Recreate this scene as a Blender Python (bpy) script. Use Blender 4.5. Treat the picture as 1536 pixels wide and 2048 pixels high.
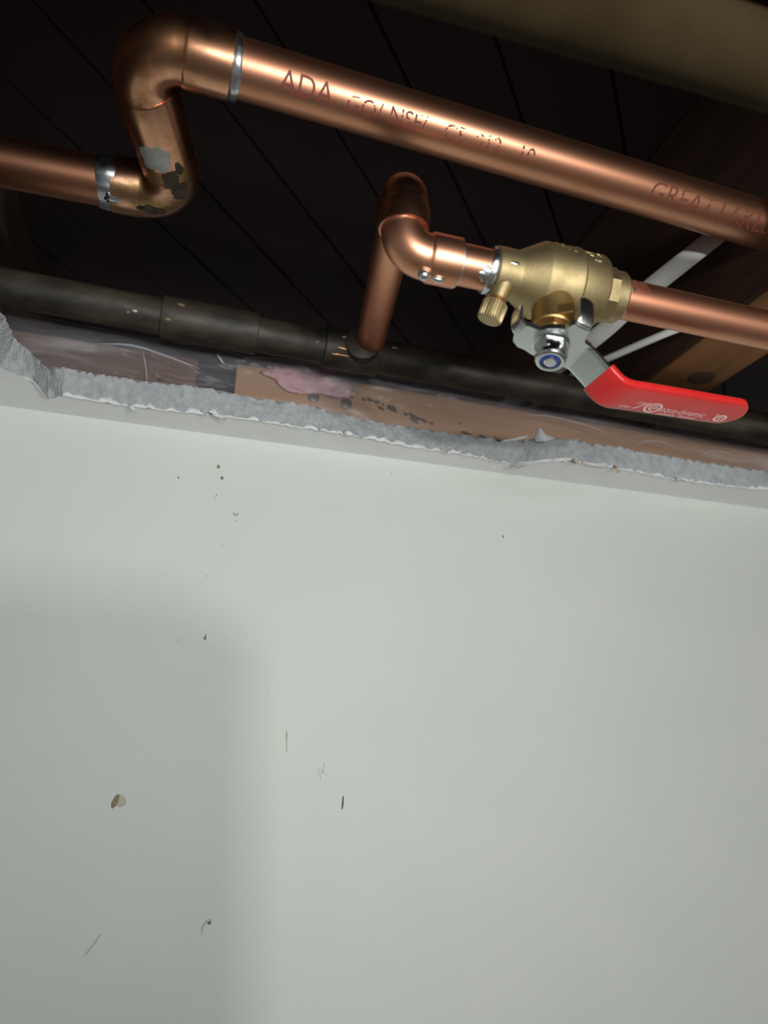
import bpy, bmesh, math, random
from mathutils import Vector, Matrix, noise
random.seed(7)
scene = bpy.context.scene
COL = scene.collection
for o in list(bpy.data.objects): bpy.data.objects.remove(o)

# ------------------------------------------------------------------ camera
# world: x along the wall, y into the wall (wall face y=0), z up (ceiling underside z=0), metres
RIGHT = Vector((0.9640, -0.2633, 0.0371)); UP = Vector((-0.1125, -0.2772, 0.9542)); FWD = Vector((0.2410, 0.9240, 0.2968))
cam = bpy.data.cameras.new('camera'); cam_o = bpy.data.objects.new('camera', cam); COL.objects.link(cam_o)
cam_o.matrix_world = Matrix(((RIGHT.x, UP.x, -FWD.x, 0.0), (RIGHT.y, UP.y, -FWD.y, -0.385), (RIGHT.z, UP.z, -FWD.z, -0.156), (0, 0, 0, 1)))
cam.sensor_fit = 'VERTICAL'; cam.sensor_height = 36.0; cam.sensor_width = 27.0
cam.lens = 36.0 * 1500.0 / 2048.0
cam.clip_start = 0.005; cam.clip_end = 50
cam.dof.use_dof = True; cam.dof.focus_distance = 0.335; cam.dof.aperture_fstop = 7.5
scene.camera = cam_o

# ------------------------------------------------------------------ world and lights
w = bpy.data.worlds.new('world'); scene.world = w; w.use_nodes = True
w.node_tree.nodes['Background'].inputs[0].default_value = (0.93, 0.97, 1.0, 1)
w.node_tree.nodes['Background'].inputs[1].default_value = 0.17

def area_light(name, loc, target, sx, sy, power, col, spread=180):
    l = bpy.data.lights.new(name, 'AREA'); l.shape = 'RECTANGLE'; l.size = sx; l.size_y = sy; l.energy = power; l.color = col; l.spread = math.radians(spread)
    o = bpy.data.objects.new(name, l); COL.objects.link(o); o.location = loc
    o.rotation_euler = (Vector(target) - Vector(loc)).to_track_quat('-Z', 'Y').to_euler()
    return o
area_light('room_light', (0.07, -0.74, -0.14), (0.09, 0, 0.03), 0.30, 0.16, 1.17, (0.965, 1.0, 0.985), 105)
area_light('task_light', (0.36, -1.10, -0.27), (0.1, 0, -0.06), 0.028, 0.028, 3.15, (1.0, 0.985, 0.95))

vs = scene.view_settings
vs.view_transform = 'Standard'; vs.look = 'None'; vs.gamma = 1.0; vs.use_curve_mapping = False
vs.exposure = 0.0

# ------------------------------------------------------------------ materials
def new_mat(name):
    m = bpy.data.materials.new(name); m.use_nodes = True
    nt = m.node_tree; b = nt.nodes['Principled BSDF']
    return m, nt, b
def ramp(nt, src, stops):
    r = nt.nodes.new('ShaderNodeValToRGB'); e = r.color_ramp.elements
    while len(e) < len(stops): e.new(0.5)
    for el, (p, c) in zip(e, stops): el.position = p; el.color = tuple(c) + (1,) if len(c) == 3 else c
    nt.links.new(src, r.inputs[0]); return r
def tex_noise(nt, scale, detail=4, rough=0.55, stretch=(1, 1, 1)):
    tc = nt.nodes.new('ShaderNodeTexCoord'); mp = nt.nodes.new('ShaderNodeMapping'); n = nt.nodes.new('ShaderNodeTexNoise')
    mp.inputs['Scale'].default_value = stretch
    n.inputs['Scale'].default_value = scale; n.inputs['Detail'].default_value = detail; n.inputs['Roughness'].default_value = rough
    nt.links.new(tc.outputs['Object'], mp.inputs[0]); nt.links.new(mp.outputs[0], n.inputs['Vector'])
    return n
def mat(name, c1, c2=None, scale=60, rough=0.5, rough2=None, metal=0.0, bump=0.0, bscale=None, stretch=(1, 1, 1), lo=0.35, hi=0.65, c3=None, detail=4, coat=0.0, bdist=0.0005):
    m, nt, b = new_mat(name)
    b.inputs['Metallic'].default_value = metal; b.inputs['Roughness'].default_value = rough
    if coat: b.inputs['Coat Weight'].default_value = coat; b.inputs['Coat Roughness'].default_value = 0.12
    if c2 is None: b.inputs['Base Color'].default_value = tuple(c1) + (1,)
    else:
        n = tex_noise(nt, scale, detail, 0.55, stretch)
        st = [(lo, c1), (hi, c2)] + ([(min(hi + 0.12, 1), c3)] if c3 else [])
        r = ramp(nt, n.outputs['Fac'], st); nt.links.new(r.outputs[0], b.inputs['Base Color'])
        if rough2 is not None:
            q = ramp(nt, n.outputs['Fac'], [(lo, (rough,) * 3), (hi, (rough2,) * 3)]); nt.links.new(q.outputs[0], b.inputs['Roughness'])
    if bump:
        n2 = tex_noise(nt, bscale or scale, 5, 0.6, stretch); bp = nt.nodes.new('ShaderNodeBump')
        bp.inputs['Strength'].default_value = bump; bp.inputs['Distance'].default_value = bdist
        nt.links.new(n2.outputs['Fac'], bp.inputs['Height']); nt.links.new(bp.outputs[0], b.inputs['Normal'])
    return m
M = {}
M['wall'] = mat('wall_paint', (0.50, 0.525, 0.49), (0.53, 0.55, 0.51), scale=9, rough=0.55, bump=0.12, bscale=420, bdist=0.0006)
M['ceil'] = mat('ceiling_paint', (0.83, 0.83, 0.81), (0.87, 0.87, 0.85), scale=25, rough=0.6, bump=0.1, bscale=400)
M['gypsum'] = mat('gypsum_core', (0.33, 0.345, 0.36), (0.43, 0.445, 0.46), scale=260, rough=0.95, bump=0.9, bscale=900, detail=6, bdist=0.0012)
M['paper'] = mat('torn_paper', (0.66, 0.66, 0.66), (0.55, 0.55, 0.55), scale=300, rough=0.9)
M['kraft'] = mat('kraft_paper', (0.42, 0.31, 0.2), (0.55, 0.45, 0.33), scale=300, rough=0.9)
M['copper'] = mat('copper', (0.55, 0.235, 0.14), (0.72, 0.345, 0.21), scale=34, rough=0.45, rough2=0.37, metal=1, stretch=(0.35, 1, 1), lo=0.3, hi=0.6, bump=0.02, bscale=200)
M['copper_fit'] = mat('copper_fitting', (0.42, 0.20, 0.10), (0.78, 0.40, 0.25), scale=48, rough=0.38, rough2=0.26, metal=1, lo=0.38, hi=0.56)
M['copper_shaded'] = mat('shaded_copper', (0.16, 0.075, 0.045), (0.42, 0.20, 0.12), scale=60, rough=0.45, rough2=0.35, metal=1, lo=0.45, hi=0.62)  # shade on the unlit upper elbow, put into the copper colour
M['copper_burnt'] = mat('heat_marked_copper', (0.40, 0.24, 0.10), (0.80, 0.43, 0.29), scale=62, rough=0.42, rough2=0.28, metal=1, lo=0.42, hi=0.54)
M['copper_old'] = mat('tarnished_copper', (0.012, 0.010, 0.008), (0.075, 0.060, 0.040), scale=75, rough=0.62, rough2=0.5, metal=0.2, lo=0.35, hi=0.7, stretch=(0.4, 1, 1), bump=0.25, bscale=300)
M['copper_bright'] = mat('scratched_copper', (0.75, 0.36, 0.2), rough=0.35, metal=1)
M['olive'] = mat('dull_brown_pipe', (0.026, 0.017, 0.007), (0.038, 0.026, 0.012), scale=40, rough=1.0, metal=0.0)
M['olive'].node_tree.nodes['Principled BSDF'].inputs['Specular IOR Level'].default_value = 0.1
M['solder'] = mat('solder', (0.72, 0.74, 0.76), (0.5, 0.52, 0.55), scale=200, rough=0.25, rough2=0.4, metal=1, bump=0.2, bscale=350)
M['solder_dull'] = mat('dull_solder', (0.62, 0.62, 0.58), (0.45, 0.45, 0.43), scale=160, rough=0.6, metal=0.4)
M['flux'] = mat('burnt_flux', (0.03, 0.022, 0.014), (0.10, 0.065, 0.04), scale=200, rough=0.7)
M['brass'] = mat('cast_brass', (0.34, 0.265, 0.135), (0.43, 0.335, 0.18), scale=70, rough=0.6, rough2=0.52, metal=1, bump=0.25, bscale=900, bdist=0.0003)
M['brass_smooth'] = mat('machined_brass', (0.46, 0.29, 0.11), (0.54, 0.36, 0.155), scale=50, rough=0.48, metal=1)
M['steel'] = mat('zinc_plated_steel', (0.70, 0.73, 0.72), (0.77, 0.80, 0.79), scale=60, rough=0.3, rough2=0.24, metal=1)
M['chrome'] = mat('bright_steel', (0.75, 0.75, 0.74), rough=0.16, metal=1)
M['nylon'] = mat('blue_nylon', (0.02, 0.06, 0.27), rough=0.35)
M['red'] = mat('red_vinyl', (0.60, 0.018, 0.018), (0.66, 0.024, 0.022), scale=80, rough=0.32, coat=0.2)
M['print'] = mat('white_print', (0.85, 0.62, 0.60), rough=0.5)
M['ink'] = mat('red_ink', (0.30, 0.05, 0.04), (0.24, 0.055, 0.04), scale=300, rough=0.55)
M['heat'] = mat('heat_stained_copper', (0.34, 0.10, 0.06), (0.5, 0.2, 0.12), scale=120, rough=0.45, metal=0.7)
M['ink2'] = mat('brown_ink', (0.22, 0.055, 0.03), rough=0.55)
M['cable'] = mat('white_cable_jacket', (0.62, 0.62, 0.58), (0.68, 0.68, 0.65), scale=50, rough=0.45)
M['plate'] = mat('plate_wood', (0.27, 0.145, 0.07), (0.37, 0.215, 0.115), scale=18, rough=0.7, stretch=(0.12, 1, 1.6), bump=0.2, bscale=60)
M['plate_shaded'] = mat('shaded_plate_wood', (0.06, 0.03, 0.018), (0.14, 0.075, 0.043), scale=14, rough=0.75, stretch=(0.25, 1, 1.2), bump=0.2, bscale=60)  # left plate: shadow of the ceiling edge put into the wood colour
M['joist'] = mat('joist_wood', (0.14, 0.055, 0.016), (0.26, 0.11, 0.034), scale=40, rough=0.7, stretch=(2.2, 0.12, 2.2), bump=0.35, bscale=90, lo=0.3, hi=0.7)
M['joist_shaded'] = mat('shaded_joist_wood', (0.045, 0.02, 0.01), (0.075, 0.034, 0.017), scale=40, rough=0.85, stretch=(2.2, 0.12, 2.2), bump=0.3, bscale=90)  # joist sides: cavity shade put into the wood colour
M['knot'] = mat('wood_knot', (0.05, 0.022, 0.01), (0.09, 0.04, 0.018), scale=160, rough=0.7)
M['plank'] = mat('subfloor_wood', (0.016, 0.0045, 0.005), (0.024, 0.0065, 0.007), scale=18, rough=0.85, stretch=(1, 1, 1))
M['dark_void'] = mat('dark_filler', (0.02, 0.02, 0.022), rough=0.9)
M['nail'] = mat('nail_steel', (0.09, 0.08, 0.07), (0.14, 0.12, 0.1), scale=200, rough=0.5, metal=0.6)
M['debris'] = mat('dark_debris', (0.03, 0.025, 0.02), (0.07, 0.055, 0.04), scale=300, rough=0.9)
M['pink'] = mat('pink_fibreglass', (0.50, 0.27, 0.29), (0.62, 0.37, 0.39), scale=120, rough=1.0, bump=0.8, bscale=500, bdist=0.002)
M['mark_brown'] = mat('brown_mark', (0.19, 0.14, 0.07), rough=0.6)
M['mark_tan'] = mat('tan_mark', (0.42, 0.39, 0.30), rough=0.6)
M['mark_dark'] = mat('dark_mark', (0.09, 0.09, 0.08), rough=0.6)
M['mark_grey'] = mat('grey_mark', (0.40, 0.41, 0.37), rough=0.6)
M['mark_faint'] = mat('faint_mark', (0.52, 0.50, 0.44), rough=0.6)
M['floor'] = mat('floor_cement', (0.46, 0.44, 0.40), (0.54, 0.52, 0.47), scale=8, rough=0.8)
M['post'] = mat('shadow_post_wood', (0.45, 0.32, 0.18), (0.55, 0.4, 0.25), scale=12, rough=0.7, stretch=(3, 3, 0.2))
# polythene: thin milky film, clear enough to see the wood through
m, nt, b = new_mat('polythene')
b.inputs['Base Color'].default_value = (0.72, 0.71, 0.76, 1); b.inputs['Roughness'].default_value = 0.22
tr = nt.nodes.new('ShaderNodeBsdfTransparent'); tr.inputs[0].default_value = (0.93, 0.92, 0.93, 1); mx = nt.nodes.new('ShaderNodeMixShader')
nn = tex_noise(nt, 20, 3, 0.55, (0.45, 1, 2.6)); rr = ramp(nt, nn.outputs['Fac'], [(0.40, (0.07,) * 3), (0.56, (0.12,) * 3), (0.68, (0.30,) * 3)])  # stretched noise paints reflection streaks into the film's haze
nt.links.new(rr.outputs[0], mx.inputs[0]); nt.links.new(tr.outputs[0], mx.inputs[1]); nt.links.new(b.outputs[0], mx.inputs[2])
nt.links.new(mx.outputs[0], nt.nodes['Material Output'].inputs[0]); M['poly'] = m
m, nt, b = new_mat('polythene_fold')                # crease highlights put into the colour of the whitened folds
b.inputs['Base Color'].default_value = (0.62, 0.60, 0.68, 1); b.inputs['Roughness'].default_value = 0.25
tr = nt.nodes.new('ShaderNodeBsdfTransparent'); mx = nt.nodes.new('ShaderNodeMixShader'); mx.inputs[0].default_value = 0.33
nt.links.new(tr.outputs[0], mx.inputs[1]); nt.links.new(b.outputs[0], mx.inputs[2]); nt.links.new(mx.outputs[0], nt.nodes['Material Output'].inputs[0]); M['poly_fold'] = m

# ------------------------------------------------------------------ mesh helpers (coordinates in millimetres, world)
def mm(*p):
    if len(p) == 1: p = p[0]
    return Vector(p) / 1000.0
def root_of(o):
    while o.parent: o = o.parent
    return o
def make(name, verts, faces, material, parent=None, smooth=True, angle=35):
    """verts are world metres; the mesh is stored relative to its thing's base."""
    off = root_of(parent).location if parent else Vector((0, 0, 0))
    me = bpy.data.meshes.new(name)
    me.from_pydata([tuple(Vector(v) - off) for v in verts], [], faces); me.update()
    bm = bmesh.new(); bm.from_mesh(me); bmesh.ops.recalc_face_normals(bm, faces=bm.faces[:]); bm.to_mesh(me); bm.free()
    if smooth:
        for p in me.polygons: p.use_smooth = True
        me.set_sharp_from_angle(angle=math.radians(angle))
    me.materials.append(M[material])
    o = bpy.data.objects.new(name, me); COL.objects.link(o)
    if parent: o.parent = parent
    return o
def thing(name, loc, label, cat, group=None):
    o = bpy.data.objects.new(name, None); COL.objects.link(o); o.location = mm(loc); o.empty_display_size = 0.01
    o['label'] = label; o['category'] = cat
    if group: o['group'] = group
    return o
def tag(o, label, cat, group=None):
    o['label'] = label; o['category'] = cat
    if group: o['group'] = group
    return o
def struct(o): o['kind'] = 'structure'; return o
def frame(d, ref=Vector((0, 0, 1))):
    d = d.normalized(); e1 = ref - d * ref.dot(d)
    if e1.length < 1e-4: e1 = Vector((0, 1, 0)) - d * d.y
    e1.normalize(); return d, e1, d.cross(e1)
def sweep(pts, radii, seg=32, cap=True, ref=Vector((0, 0, 1)), mod=None, flat=1.0):
    """tube along pts (mm) with radius (mm) per point; returns verts in metres, faces."""
    pts = [Vector(p) for p in pts]; n = len(pts)
    if not isinstance(radii, (list, tuple)): radii = [radii] * n
    tang = []
    for i in range(n):
        a = pts[max(i - 1, 0)]; c = pts[min(i + 1, n - 1)]; d = c - a
        if d.length < 1e-9: d = pts[-1] - pts[0]
        tang.append(d.normalized())
    _, e1, _ = frame(tang[0], ref); V = []; F = []
    for i in range(n):
        t = tang[i]; e1 = e1 - t * e1.dot(t); e1.normalize(); e2 = t.cross(e1)
        for k in range(seg):
            th = 2 * math.pi * k / seg; r = radii[i] * (mod(i, th) if mod else 1.0)
            V.append((pts[i] + e1 * (r * math.cos(th) * flat) + e2 * (r * math.sin(th))) / 1000.0)
    for i in range(n - 1):
        for k in range(seg):
            k2 = (k + 1) % seg; F.append((i * seg + k, i * seg + k2, (i + 1) * seg + k2, (i + 1) * seg + k))
    if cap: F.append(tuple(range(seg - 1, -1, -1))); F.append(tuple((n - 1) * seg + k for k in range(seg)))
    return V, F
def lathe(origin, axis, prof, seg=40, mod=None, ref=Vector((0, 0, 1))):
    """prof: (distance along axis, radius) in mm"""
    o = Vector(origin); d = Vector(axis).normalized(); _, e1, e2 = frame(d, ref); V = []; F = []; n = len(prof)
    for i, (s, r) in enumerate(prof):
        for k in range(seg):
            th = 2 * math.pi * k / seg; rr_ = r * (mod(s, th) if mod else 1.0)
            V.append((o + d * s + e1 * (rr_ * math.cos(th)) + e2 * (rr_ * math.sin(th))) / 1000.0)
    for i in range(n - 1):
        for k in range(seg):
            k2 = (k + 1) % seg; F.append((i * seg + k, i * seg + k2, (i + 1) * seg + k2, (i + 1) * seg + k))
    F.append(tuple(range(seg - 1, -1, -1))); F.append(tuple((n - 1) * seg + k for k in range(seg)))
    return V, F
def box(lo, hi):
    x0, y0, z0 = lo; x1, y1, z1 = hi
    V = [mm(x, y, z) for x in (x0, x1) for y in (y0, y1) for z in (z0, z1)]
    return V, [(0, 1, 3, 2), (4, 6, 7, 5), (0, 4, 5, 1), (2, 3, 7, 6), (0, 2, 6, 4), (1, 5, 7, 3)]
def join(*parts):
    V = []; F = []
    for v, f in parts:
        n = len(V); V += list(v); F += [tuple(i + n for i in q) for q in f]
    return V, F
def bevel(o, width, segs=2):
    md = o.modifiers.new('bevel', 'BEVEL'); md.width = width / 1000; md.segments = segs; md.limit_method = 'ANGLE'; md.angle_limit = math.radians(40); md.harden_normals = False
    return o
def fbm(p, oct=4): return noise.fractal(Vector(p), 0.9, 2.0, oct)
def elbow_path(a, corner, c, bend, n=12):
    """straight from a to the bend, quarter-ish arc round corner, straight to c"""
    a, k, c = Vector(a), Vector(corner), Vector(c)
    u = (a - k).normalized(); v = (c - k).normalized(); ang = u.angle(v); tl = bend / math.tan(ang / 2)
    p0 = k + u * tl; p1 = k + v * tl; ctr = k + (u + v).normalized() * (bend / math.sin(ang / 2))
    A = p0 - ctr; B = p1 - ctr; tot = A.angle(B); ax = A.cross(B).normalized()
    arc = [ctr + Matrix.Rotation(tot * i / n, 3, ax) @ A for i in range(n + 1)]
    return p0, arc, p1, u, v
def fitting_elbow(name, corner, da, dc, bend, r_bend, r_cup, cup, material, parent, cup_c=None):
    """copper elbow: swept bend with two wider cups"""
    k = Vector(corner); da = Vector(da).normalized(); dc = Vector(dc).normalized()
    p0, arc, p1, u, v = elbow_path(k + da * 100, k, k + dc * 100, bend)
    pts = []; rad = []; cup_c = cup if cup_c is None else cup_c
    for s, r in ((cup, r_cup - 0.5), (cup - 0.2, r_cup), (1.4, r_cup), (0.4, (r_cup + r_bend) / 2)): pts.append(p0 + u * s); rad.append(r)
    for q in arc: pts.append(q); rad.append(r_bend)
    for s, r in ((0.4, (r_cup + r_bend) / 2), (1.4, r_cup), (cup_c - 0.2, r_cup), (cup_c, r_cup - 0.5)): pts.append(p1 + v * s); rad.append(r)
    V, F = sweep(pts, rad, 40); make(name, V, F, material, parent)
    return p0 + u * cup, p1 + v * cup_c
def solder_ring(at, axis, r, width, seed, parent, material='solder', lump=0.5, name='solder_joint', skew=0.0):
    def md(s, th): return 1 + 0.02 * fbm((math.cos(th) * 2 + seed, math.sin(th) * 2, s * 0.5)) + lump * 0.1 * max(0, fbm((math.cos(th) * 1.3 + seed, math.sin(th) * 1.3, 5)))
    d = Vector(axis).normalized(); _, e1, e2 = frame(d)
    prof = [(-width / 2, r - 0.5), (-width / 2 + 0.15, r + 0.1), (-width * 0.2, r + 0.5), (width * 0.2, r + 0.45), (width / 2 - 0.15, r + 0.1), (width / 2, r - 0.5)]
    V, F = lathe(at, d, prof, 40, md)
    out = []
    a = Vector(at) / 1000
    for p in V:                       # ragged, wandering edges
        q = p - a; s = q.dot(d); th = math.atan2(q.dot(e2), q.dot(e1))
        out.append(p + d * (skew * math.cos(th) / 1000 + 0.0007 * fbm((math.cos(th) * 2.2 + seed, math.sin(th) * 2.2, 9 + s * 900))))
    return make(name, out, F, material, parent)
def patch_on_cyl(name, A, u, r, s0, th0, ds, dth, seed, material, parent, ref=Vector((0, 0, 1)), thick=0.35):
    """an irregular low blob lying on a cylinder of radius r, centred at arc angle th0"""
    u = Vector(u).normalized(); _, e1, e2 = frame(u, ref); A = Vector(A); V = []; F = []; n = 28; rings = 5
    for j in range(rings + 1):
        k = j / rings
        for i in range(n):
            a = 2 * math.pi * i / n; wob = 1 + 0.45 * fbm((math.cos(a) * 1.4 + seed, math.sin(a) * 1.4, seed * 3.1))
            s = s0 + ds * k * wob * math.cos(a); th = th0 + dth * k * wob * math.sin(a); h = r + thick * (1 - k ** 2.5) + (0.02 if j < rings else -0.05)
            V.append((A + u * s + e1 * (h * math.cos(th)) + e2 * (h * math.sin(th))) / 1000)
    for j in range(rings):
        for i in range(n): i2 = (i + 1) % n; F.append((j * n + i, j * n + i2, (j + 1) * n + i2, (j + 1) * n + i))
    return make(name, V, F, material, parent)
def text_tris(body, size, shear=0.0, spacing=1.0):
    cu = bpy.data.curves.new('t', 'FONT'); cu.body = body; cu.size = size; cu.shear = shear; cu.space_character = spacing; cu.resolution_u = 3
    o = bpy.data.objects.new('t', cu); COL.objects.link(o); dg = bpy.context.evaluated_depsgraph_get(); dg.update()
    me = bpy.data.meshes.new_from_object(o.evaluated_get(dg)); bpy.data.objects.remove(o); bpy.data.curves.remove(cu)
    return me
def wrapped_text(name, body, size, A, u, r, s0, th0, e_face, up, material, parent, shear=0.0, spacing=1.0, keep=None, stretch_x=1.0):
    """ink printed round a cylinder: x runs along the axis, y round it"""
    me = text_tris(body, size, shear, spacing); bm = bmesh.new(); bm.from_mesh(me)
    for i in range(1, 14):
        y = size * (-0.3 + 1.3 * i / 14)
        bmesh.ops.bisect_plane(bm, geom=bm.verts[:] + bm.edges[:] + bm.faces[:], plane_co=(0, y, 0), plane_no=(0, 1, 0))
    u = Vector(u).normalized(); e1 = Vector(e_face); e1 -= u * e1.dot(u); e1.normalize(); e2 = Vector(up); e2 -= u * e2.dot(u) + e1 * e2.dot(e1); e2.normalize()
    A = Vector(A); V = []
    if keep:                           # patchy, worn print
        dead = [f for f in bm.faces if fbm((f.calc_center_median().x * 0.35 + keep[1], f.calc_center_median().y * 0.6, 2)) > keep[0]]
        bmesh.ops.delete(bm, geom=dead, context='FACES')
    bm.verts.index_update()
    for v in bm.verts:
        th = th0 + v.co.y / r
        V.append((A + u * (s0 + v.co.x * stretch_x) + (e1 * math.cos(th) + e2 * math.sin(th)) * (r + 0.07)) / 1000)
    F = [tuple(x.index for x in f.verts) for f in bm.faces]; bm.free(); bpy.data.meshes.remove(me)
    return make(name, V, F, material, parent, smooth=False)

# ------------------------------------------------------------------ the setting
def grid_quad(name, o, a, b, material):
    o, a, b = Vector(o), Vector(a), Vector(b)
    return make(name, [o / 1000, (o + a) / 1000, (o + a + b) / 1000, (o + b) / 1000], [(0, 1, 2, 3)], material, smooth=False)
V, F = box((-1500, 0, -2300), (2400, 12.7, 4))
wall = struct(make('wall_back', V, F, 'wall', smooth=False))
V, F = box((-1500, -3200, -2340), (2400, 60, -2300))
struct(make('floor', V, F, 'floor', smooth=False))

# hole outline, bottom (paint) edge and top edge of the cut plasterboard, mm; both run right -> left -> round
BOT = [(900, -29), (345, -30.5), (331.7, -30.7), (302, -27.9), (263, -27.7), (223, -31.8), (192, -30), (183, -25), (171.4, -16), (162.6, -17.4), (136, -20.3), (104.7, -21), (90, -23.5), (73.8, -25.7), (35.6, -26.1), (26, -27.3), (1.8, -26.2), (-22.9, -23.6), (-51, -22.5), (-68.9, -24.4), (-73.5, -18.5), (-76, -18.5), (-80, -35.4), (-92.7, -44.8), (-100, -60), (-104, -120), (-104, -420), (900, -420)]
TOP = [(900, -28), (345, -28.8), (335, -28.8), (302, -29.5), (260, -30), (223, -32), (196, -33), (184.7, -31.5), (172, -20), (164.4, -18.4), (136, -17.5), (104.7, -18), (90, -18.5), (74.3, -20.5), (40, -26.7), (25, -26.2), (-8, -29.4), (-32.6, -26), (-58, -26.5), (-69, -28), (-73.3, -27), (-76.4, -21.7), (-83, -40), (-88, -50), (-88.5, -66), (-92, -120), (-96, -420), (900, -420)]
def resample(poly_a, poly_b):
    A = []; B = []
    for i in range(len(poly_a)):
        a0, a1 = Vector(poly_a[i]), Vector(poly_a[(i + 1) % len(poly_a)]); b0, b1 = Vector(poly_b[i]), Vector(poly_b[(i + 1) % len(poly_b)])
        L = (a1 - a0).length; fine = (i > 0 and i < 25) or L < 60
        n = max(1, int(L / 0.8)) if fine else max(1, int(L / 40))
        for k in range(n):
            t = k / n; A.append(a0.lerp(a1, t)); B.append(b0.lerp(b1, t))
    return A, B
PA, PB = resample(BOT, TOP)
n = len(PA); ROWS = 9; V = []; F = []; nrm = []
for i in range(n):
    d = PA[(i + 2) % n] - PA[i - 2]; d.normalize(); nrm.append(Vector((-d.y, d.x)))    # into the hole or out of it; only sign matters
sgn = 1 if (PA[n // 4] + nrm[n // 4] * 5).y < PA[n // 4].y else -1
edge_bot = []
for j in range(ROWS):
    t = j / (ROWS - 1)
    for i in range(n):
        p = PA[i].lerp(PB[i], t); rough = 0.9 * fbm((p.x * 0.22, p.y * 0.22, t * 2.2), 5) + 0.35 * fbm((p.x * 0.9, p.y * 0.9, t * 7 + 3), 3)
        if t == 0: rough = 0.55 * fbm((p.x * 0.5, p.y * 0.5, 11), 4)
        bulge = 0.6 * math.sin(math.pi * t)
        q = p + nrm[i] * sgn * (rough + bulge * 0.5)
        z = 12.7 * t
        if t == 1: z += 1.7 * fbm((p.x * 0.3, p.y * 0.3, 20), 5) + 1.6 * max(0, fbm((p.x * 0.55, p.y * 0.55, 2), 4)) * max(0.15, 0.6 + 1.4 * fbm((p.x * 0.07, 4, 1), 3)) - 0.5
        if t == 0: edge_bot.append(Vector((q.x, q.y, 0)))
        V.append(mm(q.x, q.y, z))
for j in range(ROWS - 1):
    for i in range(n): i2 = (i + 1) % n; F.append((j * n + i, j * n + i2, (j + 1) * n + i2, (j + 1) * n + i))
gyp_v, gyp_f = V, F
# painted underside with the ragged hole, filled between hole edge and the room's outline
bm = bmesh.new()
inner = [bm.verts.new(mm(p)) for p in edge_bot]
outer = [bm.verts.new(mm(p)) for p in ((-1500, 0, 0), (2400, 0, 0), (2400, -3200, 0), (-1500, -3200, 0))]
E_ = [bm.edges.new((inner[i], inner[(i + 1) % n])) for i in range(n)] + [bm.edges.new((outer[i], outer[(i + 1) % 4])) for i in range(4)]
bmesh.ops.triangle_fill(bm, edges=E_, use_beauty=True, use_dissolve=False)
up_ = [bm.verts.new((v.x, v.y, 0.0127)) for v in [Vector(gyp_v[(ROWS - 1) * n + i]) for i in range(n)]]
outu = [bm.verts.new(mm(p)) for p in ((-1500, 0, 12.7), (2400, 0, 12.7), (2400, -3200, 12.7), (-1500, -3200, 12.7))]
E_ = [bm.edges.new((up_[i], up_[(i + 1) % n])) for i in range(n)] + [bm.edges.new((outu[i], outu[(i + 1) % 4])) for i in range(4)]
bmesh.ops.triangle_fill(bm, edges=E_, use_beauty=True, use_dissolve=False)
bmesh.ops.recalc_face_normals(bm, faces=bm.faces[:])
me = bpy.data.meshes.new('ceiling'); bm.to_mesh(me); bm.free(); me.materials.append(M['ceil'])
ceiling = struct(bpy.data.objects.new('ceiling', me)); COL.objects.link(ceiling)
g = make('gypsum_edge', gyp_v, gyp_f, 'gypsum', ceiling, angle=80)
g['label'] = 'rough grey broken gypsum edge of the ceiling board'
# torn face paper hanging along the cut
def ragged_strip(name, x0, x1, depth, drop, seed, lift=0.0, material='paper', out=0.5):
    pts = [(i, p) for i, p in enumerate(edge_bot) if x0 <= p.x <= x1 and p.y > -60]
    pts.sort(key=lambda q: q[1].x); V = []; F = []
    for k, (i, p) in enumerate(pts):
        e = min(1, k / 6, (len(pts) - 1 - k) / 6)
        d = depth * (0.15 + max(0, 0.8 + 1.6 * fbm((p.x * 0.2, seed, 0), 6) + 0.35 * fbm((p.x * 1.7, seed, 4), 3))) * (0.35 + abs(1.6 * fbm((p.x * 0.06, seed, 6), 3))) * 1.45 * e + 0.05; d = min(d, 2.3)
        h = drop * (0.4 + 1.5 * fbm((p.x * 0.22, seed + 4, 1), 5)) * e
        V += [mm(p.x, p.y + 0.7 + 0.6 * fbm((p.x * .4, seed, 8)), -0.12), mm(p.x, p.y - out * d * 0.4, -0.25 - 0.4 * h), mm(p.x + 0.4 * fbm((p.x, seed, 3)), p.y - out * d, lift * d - h)]
    for k in range(len(pts) - 1):
        for c in range(2): F.append((k * 3 + c, k * 3 + c + 1, (k + 1) * 3 + c + 1, (k + 1) * 3 + c))
    o = make(name, V, F, material, ceiling, angle=60)
    sm = o.modifiers.new('thickness', 'SOLIDIFY'); sm.thickness = 0.00025; sm.offset = 0
    return o
ragged_strip('torn_paper', -70, -2, 1.6, 0.8, 3.3, lift=0.8)
ragged_strip('torn_paper', -8, 50, 1.3, 1.0, 5.1, lift=0.7)
ragged_strip('torn_paper', 46, 78, 1.9, 1.5, 8.7, lift=0.6)
ragged_strip('torn_paper', 76, 170, 1.2, 0.9, 12.4, lift=0.9)
ragged_strip('torn_paper', 172, 228, 2.2, 1.4, 15.4, lift=0.5)
ragged_strip('torn_paper', 226, 345, 1.4, 0.8, 19.1, lift=0.8)
def flap(name, pts, material='paper', curl=0.5):
    """free paper tatter: a fan-filled outline of 3D points (mm)"""
    c = sum((Vector(p) for p in pts), Vector()) / len(pts); c += Vector((0, -curl, 0))
    V = [c / 1000] + [mm(p) for p in pts]; F = [(0, i + 1, (i + 1) % len(pts) + 1) for i in range(len(pts))]
    o = make(name, V, F, material, ceiling, angle=70); sm = o.modifiers.new('thickness', 'SOLIDIFY'); sm.thickness = 0.0003; sm.offset = 0
    return o
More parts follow.
